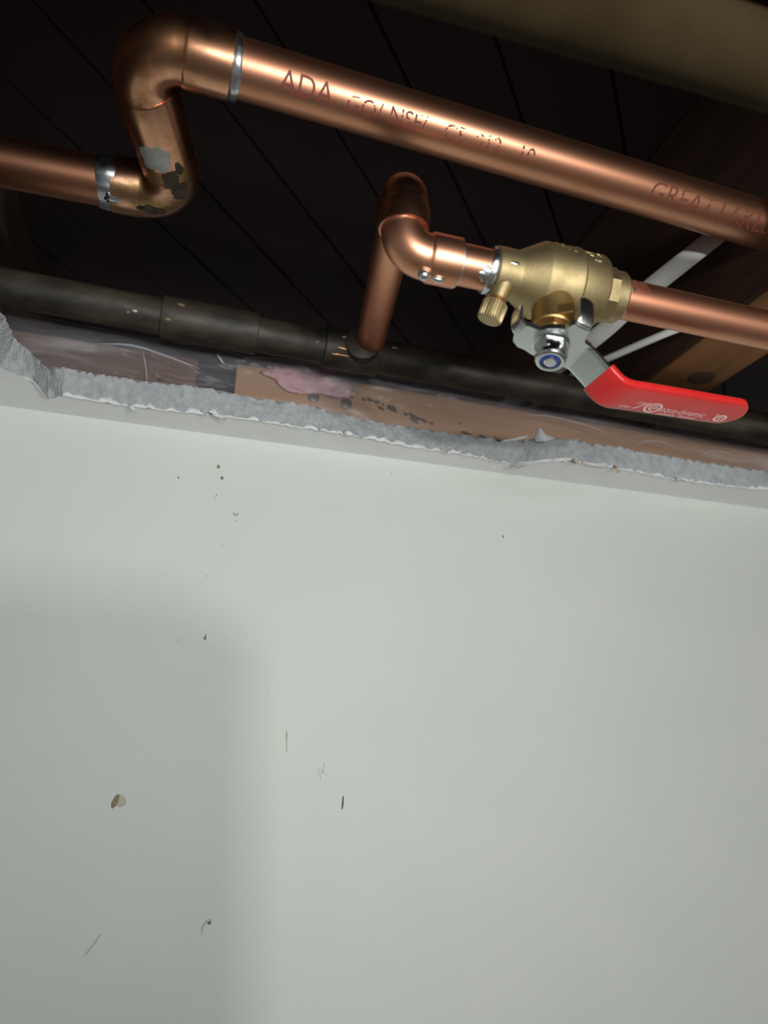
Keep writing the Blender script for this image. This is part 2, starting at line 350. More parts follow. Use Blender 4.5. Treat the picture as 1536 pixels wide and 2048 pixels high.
flap('paper_flap', [(178.5, -29, 13), (180.2, -30.5, 18.2), (180.9, -31, 17.6), (184.5, -32.5, 13.2), (190, -33.5, 11.5), (184, -32, 9.5), (179, -29, 10)], curl=1)
flap('paper_flap', [(160, -17, 12.6), (168, -19.5, 13.6), (176.5, -26, 15.0), (176, -26, 13.4), (170, -21, 12.2), (163, -18, 11.6)])
flap('paper_flap', [(170.5, -18, -0.5), (182, -26, 0.4), (196, -32.5, 1.6), (203, -34, 0.8), (196, -33, -0.4), (183, -27, -1.3), (174, -20, -2.2), (171.5, -17.5, -3.2), (169, -16.5, -1.6)], curl=0.8)
flap('paper_flap', [(205, -32.8, 0.6), (213, -33.2, 0.2), (222, -33.4, -0.2), (221, -33, -1.4), (212, -32.8, -1.5), (206, -32.4, -0.8)])
flap('paper_flap', [(225, -33.4, 0.6), (227.5, -34, -0.4), (228.5, -33.9, -3.2), (227.3, -33.9, -4.6), (226.4, -33.6, -2.8)], 'kraft')
flap('paper_flap', [(199, -34, 1.0), (201.5, -34.6, -0.2), (203.5, -34.5, -1.8), (202.3, -34.2, -2.0), (200, -33.9, -0.6)], 'kraft')
flap('paper_flap', [(70.5, -27, 1.6), (73.5, -28, 0.6), (75.5, -27.6, -0.8), (72, -27.2, -1.6), (69.8, -26.8, -0.6)])
flap('paper_flap', [(-0.5, -27.6, 0.4), (4.5, -28.2, -0.4), (8, -28, -1.6), (9.2, -27.7, -3.0), (6.5, -27.5, -2.0), (2, -27.2, -1.0)])
flap('paper_flap', [(-37.5, -24.2, 0.4), (-35.5, -25, -1.2), (-34.2, -25, -3.4), (-36.3, -24.9, -2.9), (-38.6, -24.5, -1.0)], 'paper')
flap('paper_flap', [(-86, -40, 0.5), (-80.5, -37, -0.4), (-76.5, -23, -1.8), (-75.6, -18.7, -0.4), (-78.5, -30, 1.2)], curl=1.4)
flap('paper_flap', [(268, -29, 0.3), (271.5, -29.8, -0.3), (274.5, -29.7, -1.8), (271, -29.6, -1.2), (268.6, -29.6, -2.0), (269.4, -29.3, -0.9)])

# wall marks: thin flecks and scuffs on the paint
def mark(name, x, z, rx, rz, material, seed, rot=0.0, irr=0.35, n=14, proud=0.12):
    V = [mm(x, -proud - 0.1, z)]; F = []
    for ring, pr in ((1.0, proud), (1.08, 0.0)):
        for i in range(n):
            a = 2 * math.pi * i / n; k = ring * (1 + irr * fbm((math.cos(a) * 1.5 + seed, math.sin(a) * 1.5, seed)))
            dx, dz = rx * k * math.cos(a), rz * k * math.sin(a); c, s = math.cos(rot), math.sin(rot)
            V.append(mm(x + dx * c - dz * s, -pr, z + dx * s + dz * c))
    for i in range(n):
        i2 = (i + 1) % n; F.append((0, 1 + i, 1 + i2)); F.append((1 + i, 1 + n + i, 1 + n + i2, 1 + i2))
    return make(name, V, F, material, wall)
for k, (x, z, rx, rz, m_, rot) in enumerate([
    (8.6, -18, .85, 1.0, 'mark_brown', 0), (11, -23.9, .75, .85, 'mark_dark', 0), (-11.1, -26.6, .5, .5, 'mark_dark', 0), (9.1, -33.7, .35, .35, 'mark_dark', 0),
    (8.5, -35.1, .5, .45, 'mark_grey', 0), (20.7, -46.6, .5, .6, 'mark_grey', 0), (11.1, -108.6, .6, .9, 'mark_dark', 0), (11.3, -107.3, .25, .9, 'mark_dark', 0),
    (-1.4, -110.5, .45, .7, 'mark_grey', 0), (171.8, -38.7, .6, .6, 'mark_dark', 0), (15.6, -60.2, .45, .5, 'mark_grey', 0), (9.1, -77.2, .5, .6, 'mark_grey', 0),
    (-69.6, -102.9, .6, .6, 'mark_faint', 0), (65.9, -66.7, .5, .5, 'mark_faint', 0), (104, -9, .35, .9, 'mark_grey', .3), (-24, -30, .4, .4, 'mark_grey', 0), (44, -133, .5, .9, 'mark_faint', 0)]):
    mark('speck', x, z, rx, rz, m_, k * 1.7 + .3, rot)
V, F = sweep([(19.0, -0.1, -42.3), (19.2, -0.15, -43.4), (20.1, -0.15, -43.8), (20.9, -0.15, -43.3), (21.1, -0.1, -42.4)], 0.22, 8); make('hair', V, F, 'mark_dark', wall)
V, F = sweep([(55.0, -0.05, -150.8), (55.25, -0.12, -154), (55.5, -0.12, -157), (55.8, -0.05, -161)], [.2, .42, .2, .25], 8); make('scratch', V, F, 'mark_tan', wall)
mark('speck', 55.3, -153.3, .35, 1.4, 'mark_brown', 31)
V, F = sweep([(85.3, -0.05, -180.6), (85.3, -0.15, -183), (85.2, -0.15, -185), (84.9, -0.05, -186.6)], [.3, .42, .42, .3], 8); make('scratch', V, F, 'mark_dark', wall)
chip = mark('chip', -18.6, -184.6, 2.3, 2.6, 'mark_tan', 40.5, 0.3, 0.12); 
mark('chip', -20.9, -184.9, 1.2, 3.0, 'mark_brown', 42.1, -0.35, 0.15, proud=0.3)
V, F = sweep([(23.6, -.05, -240), (23.4, -.12, -237.5), (24.4, -.12, -235.3), (26.2, -.12, -234.4), (27.4, -.05, -234.0)], [.25, .5, .4, .6, .2], 8); make('scuff', V, F, 'mark_grey', wall)
mark('speck', 26.4, -235.4, .7, .8, 'mark_dark', 46)
V, F = sweep([(-24.8, -.05, -247), (-22, -.1, -243), (-19.8, -.05, -239.3)], .3, 8); make('scratch', V, F, 'mark_grey', wall)
random.seed(5)
for k in range(16):                    # brown scuff: a cluster of fine scratches
    a = random.uniform(0, 6.28); r = random.uniform(0, 3.2); x, z = 74.3 + r * math.cos(a) * .8, -169.6 + r * math.sin(a); L = random.uniform(.8, 2.4); th = random.choice((0.9, 1.6, 2.3)) + random.uniform(-.3, .3)
    V, F = sweep([(x - L / 2 * math.cos(th), -.03, z - L / 2 * math.sin(th)), (x, -.1, z), (x + L / 2 * math.cos(th), -.03, z + L / 2 * math.sin(th))], [.1, .22, .1], 6); make('scratch', V, F, 'mark_faint' if k % 3 else 'mark_tan', wall)

# ------------------------------------------------------------------ framing above the ceiling
# diagonal board subfloor overhead, each board its own piece
sub = thing('subfloor', (300, 200, 212), 'dark brown diagonal board subfloor high up behind the copper pipes', 'subfloor')
ang = math.radians(51); du = Vector((math.cos(ang), math.sin(ang), 0)); dv = Vector((math.sin(ang), -math.cos(ang), 0)); p_ref = Vector((60, -92, 212))
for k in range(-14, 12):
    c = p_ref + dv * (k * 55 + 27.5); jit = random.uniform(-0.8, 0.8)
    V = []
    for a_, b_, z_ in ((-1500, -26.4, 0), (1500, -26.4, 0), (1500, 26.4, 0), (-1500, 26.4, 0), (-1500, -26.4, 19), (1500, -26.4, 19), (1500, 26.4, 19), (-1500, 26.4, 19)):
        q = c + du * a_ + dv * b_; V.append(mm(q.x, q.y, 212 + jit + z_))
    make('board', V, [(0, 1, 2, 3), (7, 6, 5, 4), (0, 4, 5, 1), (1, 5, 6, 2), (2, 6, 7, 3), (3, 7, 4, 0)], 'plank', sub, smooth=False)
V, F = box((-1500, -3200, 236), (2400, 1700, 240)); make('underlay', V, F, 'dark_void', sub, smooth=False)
def joist(x0, x1, z0, label):
    j = thing('floor_joist', ((x0 + x1) / 2, -600, z0), label, 'joist')
    bevel(make('beam', *box((x0, -1500, z0 + 2), (x1, 1500, 209)), 'joist_shaded', j, smooth=False), 1.5)
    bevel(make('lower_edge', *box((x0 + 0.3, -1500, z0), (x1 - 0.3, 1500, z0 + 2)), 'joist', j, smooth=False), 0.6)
    return j
jr = joist(254, 297, 60, 'rough brown floor joist with a dark knot above the red valve handle')
V, F = lathe((281, -44, 60.4), (0, 0, -1), [(0, 8.5), (0.5, 8.2), (0.7, 6.5), (0.9, 3), (0.95, 0.4)], 20, lambda s, th: 1 + 0.22 * fbm((math.cos(th), math.sin(th), 4)))
make('knot', V, F, 'knot', jr)
joist(-190, -147, 60, 'brown floor joist just beyond the left edge of the ceiling hole')
# rim board closing the far end of the joist bay
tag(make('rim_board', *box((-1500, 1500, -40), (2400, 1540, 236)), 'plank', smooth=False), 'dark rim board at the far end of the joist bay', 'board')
# wall top plate behind the polythene, in two lengths with a dark gap between them
pl = tag(make('top_plate', *box((-700, 15, -45), (-8.5, 55, 51)), 'plate_shaded', smooth=False), 'brown timber top plate left of the dark gap, behind polythene', 'timber'); bevel(pl, 1)
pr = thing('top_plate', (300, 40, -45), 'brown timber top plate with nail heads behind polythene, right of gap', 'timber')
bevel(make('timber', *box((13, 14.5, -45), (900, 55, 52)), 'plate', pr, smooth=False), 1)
for x, z in ((58, 33), (77.2, 32)):
    V, F = lathe((x * 1.03 - 1, 14.6, z + 4.5), (0, -1, 0), [(0, 3.4), (0.8, 3.4), (1.1, 2.9), (1.15, 0.2)], 18); make('nail_head', V, F, 'nail', pr)
tag(make('gap_shade_panel', *box((-8.3, 24, -45), (12.8, 54, 50)), 'dark_void', smooth=False), 'dark grey panel added as shade in the gap between top plates', 'board')  # dark panel gives the open gap its shade
random.seed(11)
crumbs = [(86.5, 37.2, 1.6, .9), (90, 37.6, 2.4, 1.0), (94.5, 36.6, 2.0, .8), (98, 35.6, .8, .6), (103, 34.4, 2.6, 1.9), (105.5, 33.0, 1.4, 1.2), (97, 33.0, 2.2, .8), (112, 31.6, 1.6, .8), (116, 31.2, 2.2, 1.3), (119.5, 30.0, 1.8, 1.3), (123, 29.3, 2.6, 1.1), (128, 28.0, 2.0, .8), (117, 28.2, 3.2, .7), (150, 24.8, 3.6, 1.0), (160, 24.2, 2.8, 1.1), (171, 23.2, 3.0, 1.0), (146, 31, .5, .5), (-27, 30.5, 1.9, 1.2), (60, 27, 2.2, .8)]
for k, (x, z, ra, rb) in enumerate(crumbs):
    V = []; F = []; nn_ = 14; tl = -0.28 + random.uniform(-.2, .2)
    for ring_, (kk, yy) in enumerate(((1.0, 14.5), (0.75, 13.7), (0.15, 13.4))):
        for q in range(nn_):
            a = 2 * math.pi * q / nn_; w_ = kk * (1 + 0.55 * fbm((math.cos(a) * 1.8 + k * 3, math.sin(a) * 1.8, k * 2.0), 3)); dx, dz = ra * w_ * math.cos(a), rb * w_ * math.sin(a)
            V.append(mm(x * 1.03 + dx * math.cos(tl) - dz * math.sin(tl), yy, z + 4 + dx * math.sin(tl) + dz * math.cos(tl)))
    for r_ in range(2):
        for q in range(nn_): q2 = (q + 1) % nn_; F.append((r_ * nn_ + q, r_ * nn_ + q2, (r_ + 1) * nn_ + q2, (r_ + 1) * nn_ + q))
    F.append(tuple(2 * nn_ + q for q in range(nn_)))
    make('dirt_fleck', V, F, 'debris', pr)
# pink insulation tuft between plate and polythene
V = []; F = []; NU, NV = 40, 24
for j in range(NV + 1):
    for i in range(NU):
        th = 2 * math.pi * i / NU; ph = math.pi * j / NV; p = Vector((math.sin(ph) * math.cos(th), math.cos(ph) * 0.9, math.sin(ph) * math.sin(th)))
        k = 1 + 0.38 * fbm((p.x * 1.8 + 3, p.y * 2, p.z * 1.8), 5)
        V.append(mm(55 + 27 * p.x * k, 12.6 + 1.7 * p.y * k, 48.0 + (9.0 * p.z - 1.0 * p.x) * k))
for j in range(NV):
    for i in range(NU): i2 = (i + 1) % NU; F.append((j * NU + i, j * NU + i2, (j + 1) * NU + i2, (j + 1) * NU + i))
tag(make('insulation_tuft', V, F, 'pink', angle=180), 'pale pink fibreglass insulation tuft under the polythene', 'insulation')
# polythene vapour barrier: a thin wavy film in front of the plates, its top edge loose
TOPZ = [(-400, 57), (-111, 54.7), (-95, 54), (-35, 52.3), (0, 52.5), (10, 51), (14, 49.5), (30, 52.0), (52, 52.2), (74, 50.9), (120, 52.3), (160, 53.2), (228, 53.5), (300, 54), (366, 53.5), (900, 53)]
def topz(x):
    for (x0, z0), (x1, z1) in zip(TOPZ, TOPZ[1:]):
        if x0 <= x <= x1: return z0 + (z1 - z0) * (x - x0) / (x1 - x0)
    return 53
CREASE = [(-60, 42.5), (-50, 44.0), (-38, 43.6), (-28, 42.0), (-15, 39.0), (-7, 36.8)]
def crease(x, z):
    if not -62 < x < -4: return 0
    for (x0, z0), (x1, z1) in zip(CREASE, CREASE[1:]):
        if x0 <= x <= x1:
            c = z0 + (z1 - z0) * (x - x0) / (x1 - x0); e = min(1, (x + 62) / 8, (-4 - x) / 8); return e * math.exp(-((z - c) / 1.1) ** 2)
    return 0
V = []; F = []; xs = [-400 + i * 20 for i in range(14)] + [-130 + i * 1.5 for i in range(345)] + [400 + i * 50 for i in range(11)]; NZ = 44
for x in xs:
    zt = topz(x) + 0.35 * fbm((x * 0.25, 3, 1))
    for j in range(NZ + 1):
        t = j / NZ; z = 6 + (zt - 6) * t
        y = 2.6 + 2.2 * fbm((x * 0.018, z * 0.06, 2)) + 1.0 * fbm((x * 0.05 + z * 0.05, z * 0.15, 7)) * (0.3 + t) - 2.6 * crease(x, z) - 1.6 * math.exp(-((x + 33) / 1.6) ** 2) * (1 if 24 < z < 42 else 0)
        y += -1.2 * max(0, t - 0.75) * 4 * (0.5 + 0.5 * fbm((x * .03, 0, 5)))
        V.append(mm(x, min(y, 5.2), z))
for i in range(len(xs) - 1):
    for j in range(NZ): a = i * (NZ + 1) + j; F.append((a, a + NZ + 1, a + NZ + 2, a + 1))
po = tag(make('polythene_sheet', V, F, 'poly', angle=180), 'clear creased polythene sheet along the top of the wall', 'plastic sheet')

def film_fold(name, pts, r):
    V, F = sweep(pts, r, 8); return make(name, V, F, 'poly_fold', po, angle=180)
hem = []
for x in [-125 + i * 4 for i in range(130)]:
    k = min(range(len(xs)), key=lambda q: abs(xs[q] - x)); v = po.data.vertices[k * (NZ + 1) + NZ].co; hem.append(tuple(v * 1000))
film_fold('hem', hem, [0.28 + 0.2 * fbm((p[0] * 0.2, 1, 3)) for p in hem])
film_fold('crease', [(x, -0.9, z) for x, z in ((-61, 42.2), (-50, 44.2), (-44, 44.6), (-37, 43.9), (-28, 42.0), (-15, 39.0), (-7, 36.8))], [.15, .5, .6, .7, .6, .45, .15])
film_fold('crease', [(-38, 0.3, 42.5), (-36, 0.4, 37), (-34.5, 0.6, 31), (-33.5, 0.8, 25)], [.15, .4, .4, .3])
film_fold('crease', [(1, -0.6, 47.5), (3, -0.9, 45), (4.5, -0.8, 43.0), (6, -0.5, 42)], [.3, .9, .7, .2])
film_fold('crease', [(190, 0.5, 40.5), (200, 0.2, 42), (214, 0.2, 41.5), (232, 0.3, 39.5), (246, 0.6, 36)], [.1, .35, .4, .35, .1])
film_fold('crease', [(262, 0.5, 30), (270, 0.2, 35), (282, 0.2, 36.5), (296, 0.4, 33.5)], [.1, .35, .35, .1])
film_fold('crease', [(310, 0.5, 30), (318, 0.2, 35), (328, 0.2, 36), (345, 0.5, 33)], [.1, .3, .35, .1])

# ------------------------------------------------------------------ old dark pipe along the wall
dp = thing('old_pipe', (100, -20, 52), 'dark tarnished copper pipe with couplings running along the wall top', 'pipe')
def dpt(x): return Vector((x, -20, 54.3 - (x + 50) * 0.0185))
ud = (dpt(300) - dpt(0)).normalized()
V, F = sweep([dpt(x) for x in (-700, -200, 0, 200, 900)], 9.6, 36); make('pipe', V, F, 'copper_old', dp)
def sleeve(x0, x1, r, name): 
    V, F = lathe(dpt(x0), ud, [(0, r - 1.2), (0.4, r), (x1 - x0 - 0.4, r), (x1 - x0, r - 1.2)], 36); return make(name, V, F, 'copper_old', dp)
sleeve(-29, 21, 11.2, 'coupling')
tee = sleeve(57, 88.5, 11.3, 'tee')
V, F = lathe((78.5, -20, 54 - 2), (-0.155, -1, -0.06), [(0, 9), (8, 9.6), (14, 9.6), (14.4, 8.8)], 30); make('tee_branch', V, F, 'copper_old', dp)
for k, (s0, th, ds, dth) in enumerate([(66, 2.35, 4.5, .045), (74, 2.2, 2.5, .03), (67, 2.02, 4.2, .045), (70.5, 1.94, 3.0, .04)]):
    patch_on_cyl('scratch', dpt(0), ud, 11.35, s0, -th + 3.6 if False else th, ds, dth, 4.2 + k, 'copper_bright', dp, thick=0.12)
random.seed(21)
for k in range(9):                    # pale lime and paint flecks on the old pipe
    patch_on_cyl('paint_fleck', dpt(0), ud, 9.65 if not -29 < (s := random.uniform(-95, 230)) < 21 and not 57 < s < 88 else 11.25, s, random.uniform(1.3, 2.4), random.uniform(.5, 1.8), random.uniform(.03, .09), k * 2.3, 'mark_brown' if k % 3 else 'mark_grey', dp, thick=0.1)

# ------------------------------------------------------------------ big copper run with its offset
mr = thing('copper_main', (100, -140, 96), 'large copper pipe with two elbows crossing the top of the hole', 'pipe')
A1 = Vector((0.8, -145, 96.6)); A2 = Vector((256, -132, 95.0)); um = (A2 - A1).normalized()
K1 = A1 - um * 46; K2 = Vector((-24, -74, 87.5)); ul = Vector((-1, 0.02, 0)).normalized(); leg = (K2 - K1).normalized()
c1a, c1b = fitting_elbow('elbow', K1, um, leg, 15, 12.4, 13.0, 18, 'copper_fit', mr, 31)
c2a, c2b = fitting_elbow('elbow', K2, -leg, ul, 13, 12.4, 12.9, 13, 'copper_burnt', mr)
V, F = sweep([c1a - um * 6, A1, A1 + um * 120, A2, A1 + um * 900], 11.1, 48); make('pipe', V, F, 'copper', mr)
V, F = sweep([c1b - leg * 5, (c1b + c2a) / 2, c2a + leg * 5], 11.1, 40); make('pipe', V, F, 'copper', mr)
V, F = sweep([c2b - ul * 6, c2b + ul * 40, c2b + ul * 600], 11.1, 40); make('pipe', V, F, 'copper', mr)
solder_ring(c1a + um * 1.0, um, 11.9, 3.6, 3.0, mr, lump=1.0, skew=-0.9)
solder_ring(c1b + leg * 0.4, leg, 12.0, 1.4, 7.0, mr, 'solder_dull', lump=0.2)
solder_ring(c2b + ul * 2.5, ul, 11.7, 9.0, 5.5, mr, lump=1.2, skew=2.0)
patch_on_cyl('solder_patch', K1, leg, 13.0, 45, math.pi + 0.05, 8.0, 0.5, 3.3, 'solder_dull', mr, thick=0.35)
for k, (s0, th, ds, dth) in enumerate([(56, 2.9, 5.0, .30), (62, 2.75, 4.5, .35), (52, 2.55, 3.5, .14)]):
    patch_on_cyl('flux_stain', K1, leg, 12.95, s0, th, ds, dth, 7.1 + k, 'flux', mr, thick=0.12)
patch_on_cyl('solder_blob', c2b, ul, 11.6, -1.0, math.pi + 0.35, 4.6, 0.28, 9.0, 'solder', mr, thick=1.6)
patch_on_cyl('flux_stain', K2, ul, 12.9, 11, math.pi + 0.2, 6.5, .16, 17.3, 'flux', mr, thick=0.1)
CAM = Vector((0, -385, -156))
def face_dir(p): return CAM - Vector(p)
def ptext(body, s0, size, mat_, shear=0.0, sx=1.0, keep=None, dth=0.0):
    P = A1 + um * (s0 + 15); e = face_dir(P)
    wrapped_text('ink_print', body, size, A1, um, 11.1, s0, -0.30 * size / 11.1 + dth, e, (0, -0.6, 0.8), mat_, mr, shear, 1.0, keep, sx)
ptext('ADA', 11, 11.8, 'ink', sx=0.88, dth=0.0)
ptext('GO/', 38, 9.2, 'ink', sx=0.9, dth=-0.08, keep=(0.22, 3))
ptext('NSF/', 56, 9.2, 'ink', sx=0.9, dth=-0.05, keep=(0.18, 6))
ptext('C5', 80, 9.2, 'ink', sx=0.9, dth=-0.06, keep=(0.10, 9))
ptext('012', 94, 9.2, 'ink', sx=0.9, dth=-0.05, keep=(0.06, 12))
ptext('10', 114, 9.2, 'ink', sx=0.9, dth=-0.05, keep=(0.06, 15))
ptext('GREAT LAKES', 180, 13.0, 'ink2', shear=0.15, sx=0.86, keep=(0.42, 2.5), dth=0.03)

# ------------------------------------------------------------------ branch from the old pipe to the valve
br = thing('copper_branch', (62, -155, 20), 'short copper branch with two close elbows left of the brass valve', 'pipe')
S0 = Vector((82, -22, 54)); E1 = Vector((63.5, -155, 50)); E2 = Vector((63.5, -155, 20)); ux = Vector((1, 0, -0.012)).normalized()
ds = (S0 - E1).normalized()
ca, cb = fitting_elbow('elbow', E1, ds, (0, 0, -1), 10.5, 9.0, 9.7, 11, 'copper_shaded', br, 10.5)
cc, cd = fitting_elbow('elbow', E2, (0, 0, 1), ux, 9.3, 8.7, 9.5, 0.3, 'copper', br, 12.2)
V, F = sweep([S0 + ds * 2, (S0 + ca) / 2, ca - ds * 6], 7.95, 36); make('pipe', V, F, 'copper', br)
V, F = sweep([E2 + Vector((0, 0, 6)), E2 + Vector((0, 0, 14)), E2 + Vector((0, 0, 22))], 8.4, 30); make('spigot', V, F, 'copper_fit', br)
V, F = sweep([cd - ux * 8, cd + ux * 6, cd + ux * 22], 7.95, 40); make('pipe', V, F, 'copper', br)
solder_ring(cd + ux * 0.2, ux, 8.6, 1.1, 2.2, br, lump=0.3)
solder_ring(ca + ds * 0.3, ds, 8.7, 1.6, 12.2, br, 'solder_dull', lump=0.3)
def drop(c, r, stretch, name, parent, material='solder'):
    V = []; F = []; c = Vector(c); NU, NV = 18, 12
    for j in range(NV + 1):
        for i in range(NU):
            th = 2 * math.pi * i / NU; ph = math.pi * j / NV
            V.append((c + Vector((r * math.sin(ph) * math.cos(th) * stretch, r * math.sin(ph) * math.sin(th), r * math.cos(ph)))) / 1000)
    for j in range(NV):
        for i in range(NU): i2 = (i + 1) % NU; F.append((j * NU + i, j * NU + i2, (j + 1) * NU + i2, (j + 1) * NU + i))
    return make(name, V, F, material, parent, angle=180)
drop((71.2, -157.2, 10.3), 2.3, 1.05, 'solder_drop', br)
drop((77.0, -156.5, 10.2), 1.5, 1.7, 'solder_drop', br)

# ------------------------------------------------------------------ brass ball valve
B = Vector((125.5, -155, 19.4)); sd = Vector((-0.17, -0.19, -0.967)).normalized(); Wd = Vector((0.1711, -0.972, 0.1609)); Wd = (Wd - sd * sd.dot(Wd)).normalized()
ad = Wd.cross(sd); ad = ad if ad.x > 0 else -ad
bv = thing('ball_valve', (125.5, -155, 19.4), 'brass ball valve with red lever handle and small drain cap', 'valve')
prof = [(-26.5, 8.0), (-26.5, 9.2), (-26.1, 9.6), (-17.6, 9.6), (-16.6, 9.9), (-8.2, 14.6), (-7.4, 14.9), (4.0, 14.9), (4.8, 15.25), (5.8, 15.25), (6.6, 14.7), (16.4, 14.5), (17.6, 13.9), (18.0, 11.0)]
V, F = lathe(B, ux, prof, 56); make('body', V, F, 'brass', bv, angle=28)
def octa(s, th): return (math.cos(math.pi / 8) / math.cos((th % (math.pi / 4)) - math.pi / 8)) * 1.04
V, F = lathe(B, ux, [(17.4, 10.6), (23.2, 10.6), (23.6, 10.1)], 64, octa); make('retainer_flats', V, F, 'brass', bv, angle=25)
V, F = lathe(B, ux, [(23.2, 10.2), (27.6, 10.2), (28.4, 9.6), (28.6, 8.0)], 48); make('retainer', V, F, 'brass', bv, angle=28)
solder_ring(B - ux * 27.4, ux, 8.4, 3.0, 1.4, bv, lump=1.0, skew=0.8)
patch_on_cyl('solder_patch', B, ux, 7.9, -30, 2.45, 4.2, 0.42, 21.0, 'solder', bv, thick=0.5)
patch_on_cyl('solder_fleck', B, ux, 9.6, -21.0, 1.75, 1.6, 0.10, 24.0, 'solder', bv, thick=0.2)
solder_ring(B + ux * 28.8, ux, 8.3, 1.2, 4.4, bv, 'solder_dull', lump=0.3)
V, F = lathe(B, sd, [(6, 8.8), (13.5, 8.6), (15, 8.0), (24.6, 8.0), (25.2, 7.5)], 44); make('bonnet', V, F, 'brass_smooth', bv)
V, F = lathe(B, sd, [(24.8, 7.0), (25.4, 7.9), (28.2, 7.9), (28.8, 7.2), (30.2, 5.5)], 6, ref=ad); make('packing_nut', V, F, 'brass_smooth', bv, smooth=False)
# square stop lug on the bonnet
def obox(c, e1, e2, e3, h1, h2, h3):
    V = [(Vector(c) + e1 * (h1 * i) + e2 * (h2 * j) + e3 * (h3 * k)) / 1000 for i in (-1, 1) for j in (-1, 1) for k in (-1, 1)]
    return V, [(0, 1, 3, 2), (4, 6, 7, 5), (0, 4, 5, 1), (2, 3, 7, 6), (0, 2, 6, 4), (1, 5, 7, 3)]
V, F = obox(B + sd * 21.8 + ad * 0.6 + Wd * 7.6, (ad + Wd).normalized(), (ad - Wd).normalized(), sd, 3.0, 2.6, 2.6); bevel(make('stop_lug', V, F, 'brass_smooth', bv, smooth=False), 0.5)
# raised casting marks
random.seed(3)
for k, (s_, th, ds_, dt_) in enumerate([(-3.0, .62, 1.2, .05), (-1.6, .75, 1.0, .05), (-2.4, .95, 1.3, .06), (-.3, 1.08, .5, .05), (2.2, 1.12, .7, .05), (2.0, .8, .5, .12), (8.2, .98, 1.3, .05), (9.4, 1.1, 1.0, .05), (11.6, 1.0, .5, .12), (12.8, .95, 1.0, .04), (13.3, 1.05, .5, .08), (10.2, 1.28, .6, .06), (12.0, 1.3, 1.0, .05)]):
    patch_on_cyl('raised_mark', B, ux, 14.85 if s_ < 5 else 14.6, s_, th, ds_, dt_, k * 1.3, 'brass', bv, thick=0.4)
# drain boss, thread and knurled cap
dd = Vector((-0.30, 0.22, -0.925)).normalized(); D0 = Vector((103.2, -157.2, 13.8))
V, F = lathe(D0, dd, [(-3, 4.4), (2, 3.9), (5, 3.5), (7.2, 3.3)], 28); make('drain_boss', V, F, 'brass', bv)
V, F = lathe(D0, dd, [(6.8, 2.8)] + [(7.0 + i * 0.35, 3.0 if i % 2 else 3.5) for i in range(7)], 24); make('drain_thread', V, F, 'brass_smooth', bv)
V, F = lathe(D0, dd, [(8.6, 3.6), (8.9, 4.5), (9.3, 4.75), (15.6, 4.75), (16.3, 4.3), (16.5, 3.6)], 144, lambda s, th: 1 + (0.04 * (1 if math.sin(28 * th) > 0 else -1) if 9.0 < s < 16 else 0)); make('drain_cap', V, F, 'brass', bv, angle=30)

def L(a, s, wv=0.0): return B + ad * a + sd * s + Wd * wv
def strip(path, half_w, half_t, material, name, parent, nseg=20, power=4.0):
    """strap of rounded-rectangle section along (a, s) path; half_w / half_t per station"""
    V = []; F = []; n = len(path)
    for i, (a, s) in enumerate(path):
        a0, s0 = path[max(i - 1, 0)]; a1, s1 = path[min(i + 1, n - 1)]; t = (ad * (a1 - a0) + sd * (s1 - s0)).normalized(); nr = t.cross(Wd).normalized()
        for k in range(nseg):
            th = 2 * math.pi * k / nseg; c, q = math.cos(th), math.sin(th)
            V.append((L(a, s) + Wd * (half_w[i] * math.copysign(abs(c) ** (2 / power), c)) + nr * (half_t[i] * math.copysign(abs(q) ** (2 / power), q))) / 1000)
    for i in range(n - 1):
        for k in range(nseg): k2 = (k + 1) % nseg; F.append((i * nseg + k, i * nseg + k2, (i + 1) * nseg + k2, (i + 1) * nseg + k))
    F.append(tuple(range(nseg - 1, -1, -1))); F.append(tuple((n - 1) * nseg + k for k in range(nseg)))
    return V, F
def smooth_path(ctrl, n=8):
    P = [Vector((p[0], p[1], 0)) for p in ctrl]; out = []
    for i in range(len(P) - 1):
        p0 = P[max(i - 1, 0)]; p1 = P[i]; p2 = P[i + 1]; p3 = P[min(i + 2, len(P) - 1)]
        for k in range(n):
            t = k / n; q = 0.5 * ((2 * p1) + (p2 - p0) * t + (2 * p0 - 5 * p1 + 4 * p2 - p3) * t * t + (3 * p1 - p0 - 3 * p2 + p3) * t ** 3); out.append((q.x, q.y))
    out.append((P[-1].x, P[-1].y)); return out
def extrude(poly, s0, s1):
    n = len(poly); V = [L(a, s, wv) / 1000 for s in (s0, s1) for a, wv in poly]
    F = [tuple(range(n)), tuple(range(2 * n - 1, n - 1, -1))] + [(i, n + i, n + (i + 1) % n, (i + 1) % n) for i in range(n)]
    return V, F
plate = [(13, 7), (9.5, 7.6), (8.4, 9.0), (7.6, 12.5), (6.4, 13.8), (1.6, 13.8), (0.4, 12.6), (-0.6, 9.2), (-3, 8.2), (-6.0, 6.0), (-7.6, 3.6), (-12.2, 3.2), (-13.8, 2.2), (-14.2, -3.4), (-12.6, -6.4), (-9.5, -8.0), (-6.5, -7.8), (-3, -8.4), (2, -8.2), (8, -7.2), (13, -7)]
pv = extrude(plate, 30.0, 32.2)
